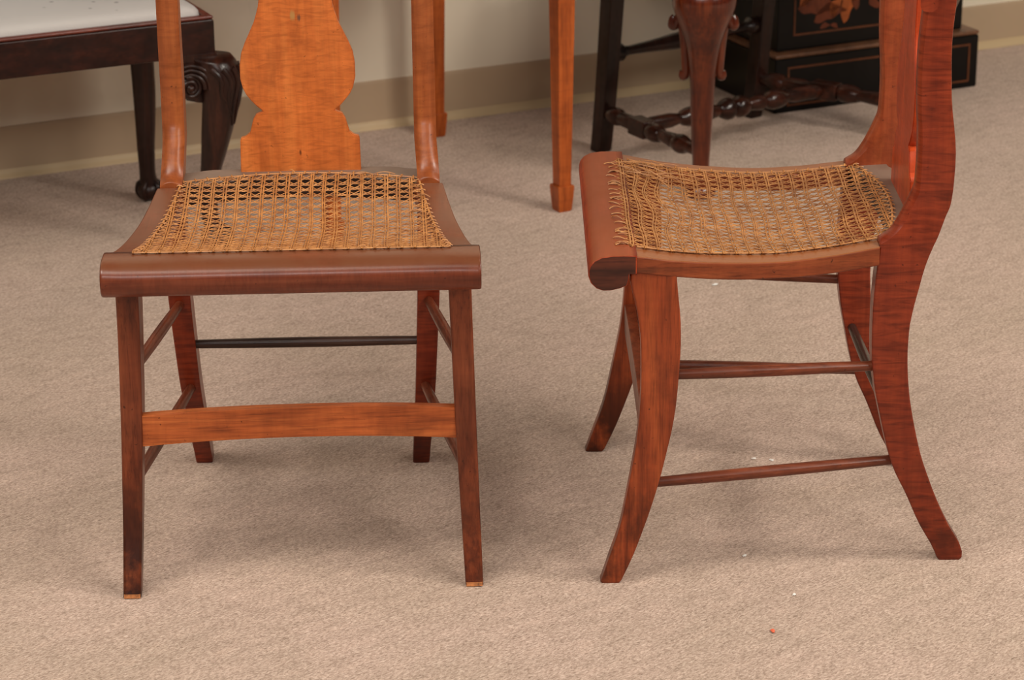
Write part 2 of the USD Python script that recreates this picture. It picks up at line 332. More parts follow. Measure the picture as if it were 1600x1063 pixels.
# ------------------------------------------------------------------ the caned klismos chairs
P_FLF = [(.0415, .430), (.0415, .423), (.0508, .3764), (.0559, .3379), (.0570, .3121), (.0573, .2775), (.0559, .2427), (.0522, .1989), (.0480, .1716), (.0404, .1271), (.0315, .0806), (.0173, .0354), (.0060, .0)]
P_FLR = [(.1008, .430), (.1011, .4184), (.1039, .3887), (.1068, .3563), (.1072, .3289), (.1057, .2966), (.1025, .2511), (.0969, .2113), (.0924, .1898), (.0839, .1517), (.0736, .1129), (.0613, .0741), (.0490, .0390), (.0365, .0097), (.0320, .0)]
P_RLF = [(.3592, .4459), (.3565, .4125), (.3551, .3867), (.3543, .3651), (.3547, .3259), (.3557, .2996), (.3578, .2792), (.3616, .2521), (.3680, .2229), (.3896, .1415), (.4095, .0998), (.4307, .0528), (.4493, .0199), (.4577, .0)]
P_RLR = [(.4360, .90), (.4417, .7634), (.4390, .7274), (.4385, .7032), (.4400, .6663), (.4420, .6341), (.4458, .6069), (.4489, .5846), (.4506, .5597), (.4498, .5280), (.4472, .5011), (.4413, .4846), (.4329, .4592), (.4251, .4402), (.4178, .4172), (.4117, .3884), (.4067, .3647), (.4021, .3294), (.4018, .2992), (.4036, .2725), (.4067, .2449), (.4107, .2225), (.4180, .1888), (.4268, .1552), (.4392, .1203), (.4533, .0851), (.4689, .0525), (.4891, .0147), (.4903, .0074), (.4885, .0)]
P_STF = [(.4000, .90), (.4023, .7639), (.4018, .7519), (.4009, .7279), (.4004, .7038), (.4016, .6795), (.4041, .6346), (.4071, .5976), (.4080, .5602), (.4071, .5285), (.3999, .5101), (.3899, .4916), (.3828, .4790), (.3713, .4638), (.3605, .4570), (.3591, .4558), (.3591, .4440)]
P_ROLL = [(.0500, .4520), (.0397, .4525), (.0199, .4524), (.0054, .4503), (-.0042, .4453), (-.0090, .4391), (-.0108, .4326), (-.0109, .4250), (-.0079, .4162), (-.0006, .4089), (.0080, .4059), (.0177, .4063), (.0283, .4087), (.0379, .4125), (.0400, .4200), (.0410, .4285), (.0500, .4285)]
P_RTOP = [(.03, .4525), (.0399, .4513), (.0684, .4465), (.0989, .4415), (.1588, .4360), (.2244, .4340), (.2916, .4385), (.3539, .4470), (.395, .4522), (.45, .456)]
P_RBOT = [(.03, .4305), (.042, .4285), (.1003, .4195), (.1593, .4133), (.1915, .4117), (.2419, .4119), (.2924, .4147), (.355, .4225), (.45, .434)]


def by_z(pts):
    p = np.array(sorted(pts, key=lambda q: q[1])); keep = np.concatenate([[True], np.diff(p[:, 1]) > 1e-6]); p = p[keep]
    return PchipInterpolator(p[:, 1], p[:, 0])


P_STF = [(y - .0048 * float(np.interp(z, [.457, .49, .52, .66, .70, .75], [0, .35, 1, 1, .4, 0])), z) for y, z in P_STF]
FLF, FLR, RLF, RLR, STF = map(by_z, (P_FLF, P_FLR, P_RLF, P_RLR, P_STF))
RTOP, RBOT = PchipInterpolator(*np.array(P_RTOP).T), PchipInterpolator(*np.array(P_RBOT).T)
SPLAT = [(.0832, .4490), (.0822, .4975), (.0808, .5005), (.0748, .5025), (.0685, .5075), (.0658, .5172), (.0632, .5269), (.0591, .5336), (.0525, .5365), (.0492, .5381), (.0519, .5413), (.0580, .5463), (.0649, .5541), (.0711, .5622), (.0754, .5711), (.0787, .5853), (.0785, .6046), (.0760, .6201), (.0703, .6348), (.0633, .6495), (.0573, .6623), (.0537, .6738), (.0507, .6843), (.0493, .6945), (.0485, .72), (.050, .76), (.058, .80)]


def loft_side(zs, front, back, xo, th, side, fr, br, chamfer=.0015):
    """Horizontal slices of one curved leg or stile. side -1 or 1; xo(z): outer |x|; th(z): thickness; fr, br: (rx, ry) of front and back corners."""
    rings = []
    for k, z in enumerate(zs):
        y0, y1, t = float(front(z)), float(back(z)), th(z)
        rx0, rx1 = min(fr[0], t * .49), min(br[0], t * .49)
        q = rrect(t, y1 - y0, rx0, fr[1], rx1, br[1])
        rings.append(np.column_stack([side * (xo(z) - t + q[:, 0]), y0 + q[:, 1], np.full(len(q), z)]))
    rings = np.array(rings)
    if chamfer:
        for k in (0,):
            c = rings[k].mean(0); e = rings[k].copy(); e[:, :2] = c[:2] + (e[:, :2] - c[:2]) * .93
            b = rings[k].copy(); b[:, 2] += (chamfer if k == 0 else -chamfer)
            rings = np.concatenate([[e], [b], rings[1:]]) if k == 0 else np.concatenate([rings[:-1], [b], [e]])
    return grid_mesh(rings)


def loft_stile(zs, front, back, xo, th, side):
    """Upright of a chair back: front face convex across its width, so its forward toe ends in a low arch."""
    u = np.linspace(-1, 1, 13)
    rings = []
    for z in zs:
        t, y1 = th(z), float(back(z))
        w = float(np.interp(z, [.4562, .475], [0, 1]))
        yf = np.array([float(front(min(z + .0068 * a * a, .9))) for a in u]) + .0050 * np.abs(u) ** 3.5 * w
        xf = xo(z) - t / 2 - u * t / 2
        pts = [(x, y) for x, y in zip(xf, yf)] + [(xo(z) - t, y1 - .0025), (xo(z) - t + .0008, y1 - .0007), (xo(z) - t + .0025, y1), (xo(z) - .0025, y1), (xo(z) - .0008, y1 - .0007), (xo(z), y1 - .0025)]
        rings.append([(side * x, y, z) for x, y in pts])
    return grid_mesh(rings)


def edge_x(y):
    """Half width of the caned opening."""
    return .198 - .106 * (y - .038)


def rear_y(x):
    return .396 - .024 * (abs(x) / .162) ** 2


def build_chair(label, loc, yaw, dfeet, front_lift, seed, loose):
    """One caned side chair; x to the viewer's right when it faces the viewer, y to its back. dfeet: how far each foot is racked in y (front -, front +, rear -, rear +)."""
    R = np.random.default_rng(seed)
    T = thing('side_chair', label, 'chair', loc, yaw)
    lift = lambda y: front_lift * np.clip(1 - np.asarray(y) / .36, 0, 1.1)
    # legs
    for side, df, dr in ((-1, dfeet[0], dfeet[2]), (1, dfeet[1], dfeet[3])):
        zs = np.concatenate([[0, .004], np.linspace(.012, .43, 30)])
        m = loft_side(zs, lambda z: FLF(z), FLR, lambda z: .234 - .024 * z, lambda z: np.interp(z, [0, .2, .43], [.0232, .0275, .0292]), side, (.004, .0035), (.0025, .0025))
        v = m.vertices; k = np.clip(1 - v[:, 2] / .41, 0, 1)
        v[:, 1] += df * k; v[:, 2] += np.clip(v[:, 2] / .42, 0, 1) * front_lift * .88
        m.vertices = v; obj('leg', m, M_legR if loose else M_leg, T)
    for side, dr in ((-1, dfeet[2]), (1, dfeet[3])):
        xo = lambda z: np.interp(z, [0, .15, .285, .42, .455, .50, .9], [.170, .181, .188, .191, .191, .188, .186])
        th = lambda z: np.interp(z, [0, .15, .3, .45, .9], [.0242, .0285, .031, .0305, .0290])
        zs = np.concatenate([[0, .004], np.linspace(.012, .4459, 34)])
        m = loft_side(zs, RLF, RLR, xo, th, side, (.0025, .0025), (.0025, .0025))
        v = m.vertices; v[:, 1] += dr * np.clip(1 - v[:, 2] / .42, 0, 1) ** 1.3; m.vertices = v
        obj('leg', m, M_rear, T)
        zs = np.concatenate([[.4459, .4472, .4490], np.linspace(.4505, .460, 14), np.linspace(.4615, .535, 24), np.linspace(.55, .88, 20)])
        m = loft_stile(zs, STF, RLR, xo, th, side)
        obj('stile', m, M_stileR if side < 0 and loose else (M_rear if loose else M_stile), T)
    # front roll
    roll = np.array(P_ROLL); cen = roll.mean(0)
    rings = []
    for x, s in ((-.2352, .955), (-.2348, .978), (-.2338, .994), (-.2315, 1), (.2315, 1), (.2338, .994), (.2348, .978), (.2352, .955)):
        q = cen + (roll - cen) * s
        rings.append(np.column_stack([np.full(len(q), x), q[:, 0], q[:, 1] + lift(q[:, 0])]))
    rr = np.array(rings); body = [rr[:4]]
    for x in np.linspace(-.21, .21, 15):
        q = rr[3].copy(); q[:, 0] = x; body.append(q[None])
    body.append(rr[4:])
    obj('front_rail', grid_mesh(np.concatenate(body)), M_rollR if loose else M_roll, T, smooth=50)
    for sx in (-1, 1):
        q = cen + (roll - cen) * .95
        rr2 = [np.column_stack([np.full(len(q), sx * x), (cen + (roll - cen) * k)[:, 0], (cen + (roll - cen) * k)[:, 1] + lift(q[:, 0])]) for x, k in ((.2350, .95), (.2356, .945), (.2357, .80))]
        obj('scroll_end', grid_mesh(rr2), M_end, T, smooth=30, label='dark end grain of the scroll')
    # side rails, dipping between roll and stile
    for side in (-1, 1):
        rings = []
        for y in np.linspace(.0405, .3588, 28):
            xo, xi = .235 - .11 * y, edge_x(y) - .009
            zt, zb = float(RTOP(y) + lift(y)), float(RBOT(y) + lift(y))
            q = rrect(xo - xi, zt - zb, .0025, .0025, k=4)
            rings.append(np.column_stack([side * (xi + q[:, 0]), np.full(len(q), y), zb + q[:, 1]]))
        obj('side_rail', grid_mesh(rings), M_railR if loose else M_rail, T)
    # rear rail: curved front edge, between the legs
    rings = []
    for x in np.linspace(-.172, .172, 29):
        y0, y1 = rear_y(x) - .010, .4255 - .009 * float(np.clip((abs(x) - .13) / .02, 0, 1))
        zt = float(RTOP(min(y0 + .02, .42)))
        q = rrect(y1 - y0, .030, .0025, .0025, k=4)
        zz = zt - .030 + q[:, 1] + (q[:, 0] / (y1 - y0) - .5) * .003
        rings.append(np.column_stack([np.full(len(q), x), y0 + q[:, 0], zz]))
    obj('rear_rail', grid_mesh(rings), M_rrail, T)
    # splat
    pts = np.array(SPLAT)
    poly = sg.Polygon(np.vstack([pts, (pts * [-1, 1])[::-1]]))
    inner = poly.buffer(-.0012)
    sp = cat([prism(poly, .0088), prism(inner, .0100)])
    v = sp.vertices.copy()
    w = np.column_stack([v[:, 0], .4205 - v[:, 2] + .012 * (v[:, 1] - .45), v[:, 1] + .0005])
    sp = trimesh.Trimesh(w, sp.faces, process=False)
    if sp.volume < 0:
        sp.invert()
    obj('splat', sp, M_splatR if loose else M_splat, T, smooth=30)
    # crest rail lapped over the fronts of the stiles (above the frame)
    rings = []
    for x in np.linspace(-.205, .205, 21):
        bow = .030 * (1 - (x / .205) ** 2)
        q = rrect(.022, .118, .008, .008, k=4)
        rings.append(np.column_stack([np.full(len(q), x), .394 + bow * .6 + q[:, 0], .7535 + q[:, 1] + .012 * (1 - (x / .2) ** 2)]))
    obj('crest_rail', grid_mesh(rings), M_rear, T)
    # stretchers: two turned rods a side, one at the back, a flat arched one in front
    for side, dfr, drr in ((-1, dfeet[0], dfeet[2]), (1, dfeet[1], dfeet[3])):
        for (yf, zf, xf), (yr, zr, xr) in (((.098, .2840, .2120), (.362, .2790, .1725)), ((.078, .1360, .2160), (.395, .1440, .1650))):
            kf, kr = 1 - zf / .41, 1 - zr / .42
            a, b = np.array([side * xf, yf + dfr * kf, zf]), np.array([side * xr, yr + drr * kr, zr])
            f = np.linspace(0, 1, 25)
            r = .0066 + .0014 * np.sin(math.pi * np.clip(f * 1.05, 0, 1))
            obj('stretcher', _turned(a, b, f, r, 16), M_stretch, T)
    f = np.linspace(0, 1, 25)
    kr = 1 - .214 / .42
    a, b = np.array([-.172, .382 + dfeet[2] * kr, .2125]), np.array([.172, .382 + dfeet[3] * kr, .2145])
    obj('stretcher', _turned(a, b, f, .0058 + .0016 * np.sin(math.pi * f), 16), M_dark_stretch, T, label='dark turned rear stretcher')
    rings = []
    for x in np.linspace(-.2065, .2065, 31):
        arch = .0072 * (1 - (x / .2) ** 2)
        q = rrect(.015, .0425, .0012, .0012, k=3)
        rings.append(np.column_stack([np.full(len(q), x), .0575 + q[:, 0] + (dfeet[0] * (.5 - x / .42) + dfeet[1] * (.5 + x / .42)) * .5, .1915 + arch + q[:, 1] * (1 - .03 * (1 - abs(x) / .2)) + .0 * x]))
    obj('front_stretcher', grid_mesh(rings), M_leg if loose else M_front_stretch, T, smooth=25)
    # ---- cane
    rim = [(-edge_x(.038), .038), (edge_x(.038), .038)] + [(x, rear_y(x)) for x in np.linspace(.162, -.162, 13)]
    panel = sg.Polygon(rim)
    amp = .0014 if loose else .0008
    ph = R.uniform(0, 6.28, 8)

    def zsurf(x, y):
        s = np.clip((y - .038) / .358, 0, 1)
        e = np.clip(1 - (np.abs(x) / (edge_x(y) + .002)) ** 2, 0, 1)
        return RTOP(y) + lift(y) + .0012 - (.011 if loose else .008) * e * np.sin(math.pi * s)

    def warp(x, y):
        e = np.clip(1 - (np.abs(x) / (edge_x(y) + .002)) ** 2, 0, 1) * np.clip((y - .038) / .03, 0, 1) * np.clip((rear_y(x) - y) / .03, 0, 1)
        k = 1.0 if not loose else 1 + 2.2 * np.exp(-((y - .08) / .05) ** 2)
        dx = amp * (np.sin(31 * y + ph[0] + 7 * x) + .7 * np.sin(53 * x + 17 * y + ph[1]))
        dy = amp * k * (np.sin(37 * x + ph[2]) + .8 * np.sin(61 * y + 23 * x + ph[3]))
        return x + dx * e, y + dy * e

    def ribbon(p3, w, h):
        p, _, _ = frames(p3)
        t = np.gradient(p, axis=0); t /= np.linalg.norm(t, axis=1, keepdims=True)
        n = np.array([0, 0, 1.0]); b = np.cross(n, t); b /= np.linalg.norm(b, axis=1, keepdims=True); n2 = np.cross(t, b)
        ring = [p + b * w / 2 - n2 * h * .2, p + b * w * .28 + n2 * h / 2, p - b * w * .28 + n2 * h / 2, p - b * w / 2 - n2 * h * .2]
        return grid_mesh(np.stack(ring, 1))

    strands = []

    def strand(a, b, layer, w, under=0.0, phase=0.0, freq=0.0):
        g = sg.LineString([a, b]).intersection(panel)
        for s in getattr(g, 'geoms', [g]):
            if s.is_empty or s.length < .006:
                continue
            (x0, y0), (x1, y1) = s.coords[0], s.coords[-1]
            n = max(3, int(s.length / .0075))
            f = np.linspace(0, 1, n)
            x, y = x0 + (x1 - x0) * f, y0 + (y1 - y0) * f
            wx, wy = warp(x, y)
            z = zsurf(wx, wy) + layer + under * np.sin(freq * f * s.length + phase)
            end = np.minimum(f, 1 - f) * s.length
            z = z - .0012 * np.clip(1 - end / .006, 0, 1)
            strands.append(ribbon(np.column_stack([wx, wy, z]), w * R.uniform(.9, 1.1), .0011))

    p = .0168; d = .0017; wv = .0018
    for k in range(-13, 14):
        for o in (-d, d):
            x = k * p + o + R.normal(0, .00025)
            strand((x, 0), (x, .5), .0 if loose else .0021, wv * (1.0 if loose else 1.2), .0004, R.uniform(0, 6), 2 * math.pi / (2 * p))
    for k in range(0, 24):
        for o in (-d, d):
            y = .0455 + k * p + o + R.normal(0, .0003)
            strand((-.3, y), (.3, y), .0021 if loose else .0, wv * (1.2 if loose else 1.1), .0004, R.uniform(0, 6), 2 * math.pi / (2 * p))
    for k in range(-30, 31):
        for sgn in (-1, 1):
            x0 = (k + .5) * p + R.normal(0, .0003)
            strand((x0 - sgn * .6, .0455 - .6), (x0 + sgn * .6, .0455 + .6), .0008 + .0007 * (sgn > 0), wv * .9)
    obj('woven_cane', cat(strands), M_cane, T, smooth=40, kind='stuff', label='open six-way woven cane')
    # binding strip round the panel with its small hitches
    bs = []
    ring = sg.LineString(rim + [rim[0]])
    n = int(ring.length / .006)
    q = np.array([ring.interpolate(k / n, normalized=True).coords[0] for k in range(n + 1)])
    gap = (.05 < q[:, 1]) | (True if not loose else np.zeros(len(q), bool))
    runs = [q] if not loose else [q[int(np.argmax(q[:, 1] > .05)):][: int((q[:, 1] > .05).sum())]]
    for run in runs:
        z = zsurf(run[:, 0], run[:, 1]) + .0016
        bs.append(ribbon(np.column_stack([run, z]), .0032, .0014))
    for k in range(int(ring.length / p)):
        c = np.array(ring.interpolate(k * p).coords[0]); c2 = np.array(ring.interpolate(min(k * p + .001, ring.length)).coords[0])
        if loose and c[1] < .045:
            continue
        t = c2 - c; t /= max(np.linalg.norm(t), 1e-9); nn = np.array([-t[1], t[0]])
        f = np.linspace(-1, 1, 7)
        xy = c + nn * f[:, None] * .0042 + t * f[:, None] * R.uniform(-.001, .001)
        z = zsurf(xy[:, 0], xy[:, 1]) + .0016 + .0016 * (1 - f ** 2)
        bs.append(ribbon(np.column_stack([xy, z]), .0024, .0012))
    obj('cane_binding', cat(bs), M_cane, T, smooth=40, kind='stuff')
    # slack, sprung strand ends
    fr = []
    if loose:
        for k in range(34):
            x = R.uniform(-.195, .195); y0 = R.uniform(.022, .030); L = R.uniform(.020, .038)
            f = np.linspace(0, 1, 12)
            px = x + (R.uniform(-.012, .012)) * f + R.uniform(-.006, .006) * np.sin(math.pi * f)
            py = y0 + L * f
            z = RTOP(np.maximum(py, .03)) + lift(py) + .001 + R.uniform(.002, .006) * np.sin(math.pi * f ** .8) - .006 * f
            fr.append(ribbon(np.column_stack([px, py, z]), .0021, .0011))
        for k in range(12):
            x, y = R.uniform(-.19, -.12), R.uniform(.04, .12)
            a, L = R.uniform(-.7, .9), R.uniform(.03, .075)
            f = np.linspace(0, 1, 10)
            px, py = x + L * f * math.sin(a), y + L * f * math.cos(a)
            px = np.maximum(px, -edge_x(py) - .004)
            z = zsurf(px, py) + .003 + R.uniform(.002, .008) * np.sin(math.pi * f)
            fr.append(ribbon(np.column_stack([px, py, z]), .0020, .0010))
    else:
        for k in range(16):
            s = R.uniform(0, ring.length); c = np.array(ring.interpolate(s).coords[0]) * [.95, 1]
            a, L = R.uniform(0, 6.28), R.uniform(.012, .03)
            f = np.linspace(0, 1, 8)
            px, py = c[0] + L * f * math.cos(a), c[1] + L * f * math.sin(a) * .5
            z = zsurf(px, py) + .0025 + .003 * np.sin(math.pi * f)
            fr.append(ribbon(np.column_stack([px, py, z]), .0019, .0010))
    obj('loose_cane', cat(fr), M_cane, T, smooth=40, kind='stuff', label='sprung loose cane ends')
    # bare worn toes of the front legs
    if not loose:
        for side, df in ((-1, dfeet[0]), (1, dfeet[1])):
            q = rrect(.0212, .003, .0008, .0008, k=3)
            rings = [np.column_stack([side * (.2338 - .001 - q[:, 0]), .0058 + df + q[:, 1] - .0016 + z * .36, np.full(len(q), z)]) for z in (.0012, .0035, .0055)]
            obj('worn_toe', grid_mesh(rings), M_bare, T, label='bare chipped toe end')
    return T


build_chair('caned side chair facing the camera, vase-shaped splat of orange figured maple in its back', (-.2730, 3.0498, 0), .0426, (-.001, .0087, -.0055, -.0247), .008, 11, False)
build_chair('caned side chair turned to profile, facing left, with frayed cane along its seat front', (.1075, 3.3145, 0), -.0015 - math.pi / 2, (-.0073, 0, -.013, 0), 0.0, 23, True)


# ------------------------------------------------------------------ table behind: square tapered legs with spade feet
def tapered_leg(cx, cy, yaw, top=.70):
    s = lambda z: np.interp(z, [.046, .40, top], [.0128, .0180, .0215])
    def ring(z, h, r=.0012):
        q = rrect(2 * h, 2 * h, r, r, k=3) - h
        c, n = math.cos(yaw), math.sin(yaw)
        return np.column_stack([cx + c * q[:, 0] - n * q[:, 1], cy + n * q[:, 0] + c * q[:, 1], np.full(len(q), z)])
    leg = grid_mesh([ring(z, s(z)) for z in np.linspace(.046, top, 12)])
    foot = grid_mesh([ring(z, h, .002) for z, h in ((0, .0125), (.003, .0142), (.030, .0165), (.048, .0178), (.051, .0170), (.0515, .0135))])
    return leg, foot


TY = math.radians(29)
tt = thing('side_table', 'satinwood table on slim square tapered legs with spade feet, behind the two chairs', 'table')
legs = {'fr': (.097, 4.713), 'fl': (-.325, 4.505), 'rr': (-.154, 5.239), 'rl': (-.425, 5.105)}
for k, (x, y) in legs.items():
    leg, foot = tapered_leg(x, y, TY)
    lp = obj('leg', leg, M_table, tt, smooth=30); obj('spade_foot', foot, M_table, lp, smooth=30)
hull = sg.MultiPoint(list(legs.values())).convex_hull
ap = hull.buffer(.02, join_style='mitre').difference(hull.buffer(.0, join_style='mitre'))
ap = prism(ap, .12).apply_translation((0, 0, .58))
obj('apron', ap, M_table, tt, smooth=30)
obj('table_top', prism(hull.buffer(.16).union(affinity.translate(hull.buffer(.16), -.09 * math.cos(TY), -.09 * math.sin(TY))).convex_hull.intersection(sg.Polygon([tuple(wall_pt(t, d)[:2]) for t, d in ((-3, -.03), (3, -.03), (3, -2), (-3, -2))])), .018).apply_translation((0, 0, .7005)), M_table, tt, smooth=30)  # unseen top; its overhang is widened to shade the wall

# ------------------------------------------------------------------ stool at the left: cream drop-in seat on carved cabriole legs
st = thing('upholstered_chair', 'dark mahogany chair with cream drop-in cushion and carved cabriole legs, far left', 'chair')
SW, SD = .78, .40
C0 = np.array([-.517, 4.463, 0.0])          # front right corner of the seat frame


def sp_(t, d, z):
    return C0 + WT * t + WN * d + np.array([0, 0, z])


def oriented(mesh, origin, yaw):
    m = mesh.copy(); m.apply_transform(trimesh.transformations.rotation_matrix(yaw, [0, 0, 1])); m.apply_translation(origin); return m


fm = []
for x0, x1, y0, y1 in ((-SW, 0, 0, .03), (-SW, 0, SD - .03, SD), (-SW, -SW + .03, .03, SD - .03), (-.03, 0, .03, SD - .03)):
    rl = obj('seat_rail', oriented(box(x0, x1, y0, y1, .369, .434, .004), C0, WYAW), M_mahog, st)
ed = []
for x0, x1, y0, y1 in ((-SW + .001, -.001, .001, .016), (-SW + .001, -.001, SD - .016, SD - .001), (-SW + .001, -SW + .016, .016, SD - .016), (-.016, -.001, .016, SD - .016)):
    obj('rail_moulding', oriented(box(x0, x1, y0, y1, .4342, .4405, .003), C0, WYAW), M_edge, st)
# cushion: a low dome with soft edge
rings = []
for z, ins in ((.405, .017), (.438, .017), (.446, .018), (.452, .023), (.457, .034), (.462, .060), (.466, .105), (.468, .16)):
    q = rrect(SW - 2 * ins, SD - 2 * ins, max(.018 - ins * .02, .006), max(.018 - ins * .02, .006), k=6)
    rings.append(np.column_stack([q[:, 0] - SW + ins, q[:, 1] + ins, np.full(len(q), z)]))
obj('cushion', oriented(grid_mesh(rings), C0, WYAW), M_cream, st, smooth=60)
OUT = {(-1, -1): (-WT - WN), (-1, 1): (-WT + WN), (1, -1): (WT - WN), (1, 1): (WT + WN)}


def cabriole(base, out, zs, offs, rads, m=22):
    z = np.linspace(zs[0], zs[-1], 40)
    o = PchipInterpolator(zs, offs)(z); r = PchipInterpolator(zs, rads)(z)
    a = np.linspace(0, 2 * math.pi, m, endpoint=False)
    out = out / np.linalg.norm(out); side = np.array([-out[1], out[0], 0])
    rings = []
    for zz, oo, rr_ in zip(z, o, r):
        # a slightly squared section, fuller towards the knee
        ca, sa = np.cos(a), np.sin(a); k = (np.abs(ca) ** 2.6 + np.abs(sa) ** 2.6) ** (-1 / 2.6)
        rings.append(base + out * oo + np.array([0, 0, zz]) + rr_ * k[:, None] * (ca[:, None] * out + sa[:, None] * side))
    return grid_mesh(rings)


KZ = [.045, .07, .11, .154, .19, .23, .26, .29, .32, .345, .36, .3686]
KO = [.012, .004, .003, .010, .018, .026, .032, .037, .0385, .034, .027, .021]
KR = [.016, .0145, .0155, .0175, .0215, .0262, .029, .0315, .034, .036, .0355, .034]


def claw_foot(c, out, r):
    out = out / np.linalg.norm(out); side = np.array([-out[1], out[0], 0])
    b = trimesh.creation.icosphere(subdivisions=3, radius=r); b.apply_scale((1, 1, .92)); b.apply_translation(c + np.array([0, 0, r * .92]))
    ms = [b]
    for a in (-100, -50, 0, 50, 100, 180):
        d = out * math.cos(math.radians(a)) + side * math.sin(math.radians(a))
        pth = [c + d * (r * math.cos(t) * 1.03 + .0) + np.array([0, 0, r * .92 + r * .95 * math.sin(t)]) for t in np.linspace(1.35, -.95, 12)]
        ms.append(tube(pth, np.interp(np.linspace(0, 1, 12), [0, .3, .35, .6, .65, 1], [.0062, .0052, .0066, .005, .006, .003]), 8))
    return cat(ms)


for sx, sy in ((1, -1), (-1, -1), (1, 1), (-1, 1)):
    cornr = sp_(-.022 if sx > 0 else -SW + .022, .022 if sy < 0 else SD - .022, 0)
    out = OUT[(sx, sy)]
    if sy < 0:
        lg = cabriole(cornr, out, KZ, KO, KR)
        L1 = obj('leg', lg, M_mahog_z, st, smooth=50)
        obj('claw_foot', claw_foot(cornr + out / np.linalg.norm(out) * .016, out, .028), M_mahog_z, L1, smooth=50)
        # carved knee: volutes and acanthus ribs
        cv = []
        for face, nrm, along in ((0, -WN, -WT * sx), (1, WT * sx, WN)):
            ctr = cornr + np.array([0, 0, .318]) + along * .031 + nrm * .031
            ear = sg.Polygon([(-.02, .371), (-.02, .29), (.0, .288), (.018, .292), (.034, .297), (.046, .308), (.052, .322), (.056, .345), (.075, .371)]).buffer(.003)
            em = prism(ear, .036); ev = em.vertices
            em = trimesh.Trimesh(cornr + np.outer(ev[:, 0], along) + np.outer(ev[:, 2] - .012, nrm) + np.column_stack([np.zeros((len(ev), 2)), ev[:, 1]]), em.faces, process=False)
            if em.volume < 0:
                em.invert()
            cv.append(em)
            f = np.linspace(0, 1, 60); ang = 2 * math.pi * 2.1 * f + 1.2
            rad = .0165 * (1 - f) + .0035
            pth = ctr + (np.cos(ang) * rad)[:, None] * along + np.column_stack([np.zeros((60, 2)), np.sin(ang) * rad]) + nrm * (f * .006)[:, None]
            cv.append(tube(pth, np.linspace(.0055, .003, 60), 8))
            b = trimesh.creation.icosphere(subdivisions=2, radius=.0065); b.apply_translation(ctr + nrm * .006); cv.append(b)
            for ra in (.024, .032, .040):
                an = np.radians(np.linspace(60, 186, 22))
                dz, da = np.sin(an) * ra, np.cos(an) * ra
                ok = ctr[2] + dz < .366
                pth = ctr + da[ok, None] * along + np.column_stack([np.zeros((ok.sum(), 2)), dz[ok]]) + nrm * (.002 + .012 * np.clip(-da[ok] / .035, 0, 1))[:, None]
                cv.append(tube(pth, np.linspace(.0032, .0046, ok.sum()), 8))
            dk = trimesh.creation.icosphere(subdivisions=3, radius=.022); dk.vertices = dk.vertices - np.outer(dk.vertices @ nrm, nrm) * .55; dk.apply_translation(ctr - nrm * .006); cv.append(dk)
        o = out / np.linalg.norm(out); sd = np.array([-o[1], o[0], 0])
        for j, a in enumerate(np.radians([-78, -48, -18, 18, 48, 78])):
            z = np.linspace(.352, .235 + .02 * abs(j - 2.5), 16)
            off = PchipInterpolator(KZ, KO)(z)
            rr_ = PchipInterpolator(KZ, KR)(z) * 1.03
            aa = a * np.linspace(1, .55, 16) + .14 * np.sin(np.linspace(0, 7, 16))
            pth = cornr + o * (off + rr_ * np.cos(aa))[:, None] + sd * (rr_ * np.sin(aa))[:, None] + np.column_stack([np.zeros((16, 2)), z])
            cv.append(tube(pth, np.linspace(.0058, .002, 16), 8))
        obj('knee_carving', cat(cv), M_mahog_z, L1, smooth=50)
    else:
        lg = cabriole(cornr, out, [.035, .06, .10, .16, .22, .28, .36], [.004, .0, .0, .004, .006, .004, .0], [.0165, .0145, .0158, .0185, .0205, .0212, .0215])
        L1 = obj('leg', lg, M_mahog_z, st, smooth=50)
        obj('claw_foot', claw_foot(cornr + out / np.linalg.norm(out) * .003, out, .0225), M_mahog_z, L1, smooth=50)

# its back: two posts, a crest and an unseen panel made full width to shade the wall (above the frame of the photograph)
for x0 in (-SW, -.045):
    obj('back_post', oriented(box(x0, x0 + .045, SD - .034, SD + .004, .4345, .98, .008), C0, WYAW), M_mahog_z, st)
obj('crest_rail', oriented(box(-SW - .01, .01, SD - .036, SD + .006, .9805, 1.05, .012), C0, WYAW), M_mahog, st)
obj('back_splat', oriented(box(-SW + .0455, -.0455, SD - .022, SD - .008, .4410, .9800, .004), C0, WYAW), M_mahog_z, st)

# ------------------------------------------------------------------ chair behind at the right: cabriole front legs, turned H stretcher
ch = thing('walnut_chair', 'walnut chair with polished cabriole front leg and dark turned stretchers, before the black chest', 'chair')
RLp, RRp, FLp, FRp = np.array([.184, 5.118, 0]), np.array([.516, 5.372, 0]), np.array([.366, 4.806, 0]), np.array([.845, 5.125, 0])
rear_dir = np.array([-.656, .755, 0]); cyaw = math.atan2(RRp[1] - RLp[1], RRp[0] - RLp[0])


def square_leg(foot, lean, z1, h=.0175):
    rings = []
    for z in [0, .004, .012] + list(np.linspace(.03, z1, 10)):
        k = (z / .31)
        hh = h * (.93 if z < .002 else 1) * (.92 + .10 * min(k, 1))
        q = rrect(2 * hh, 2 * hh, .003, .003, k=3) - hh
        c, n = math.cos(cyaw), math.sin(cyaw); o = foot + lean * (.032 * k ** .8)
        rings.append(np.column_stack([o[0] + c * q[:, 0] - n * q[:, 1], o[1] + n * q[:, 0] + c * q[:, 1], np.full(len(q), z)]))
    return grid_mesh(rings)


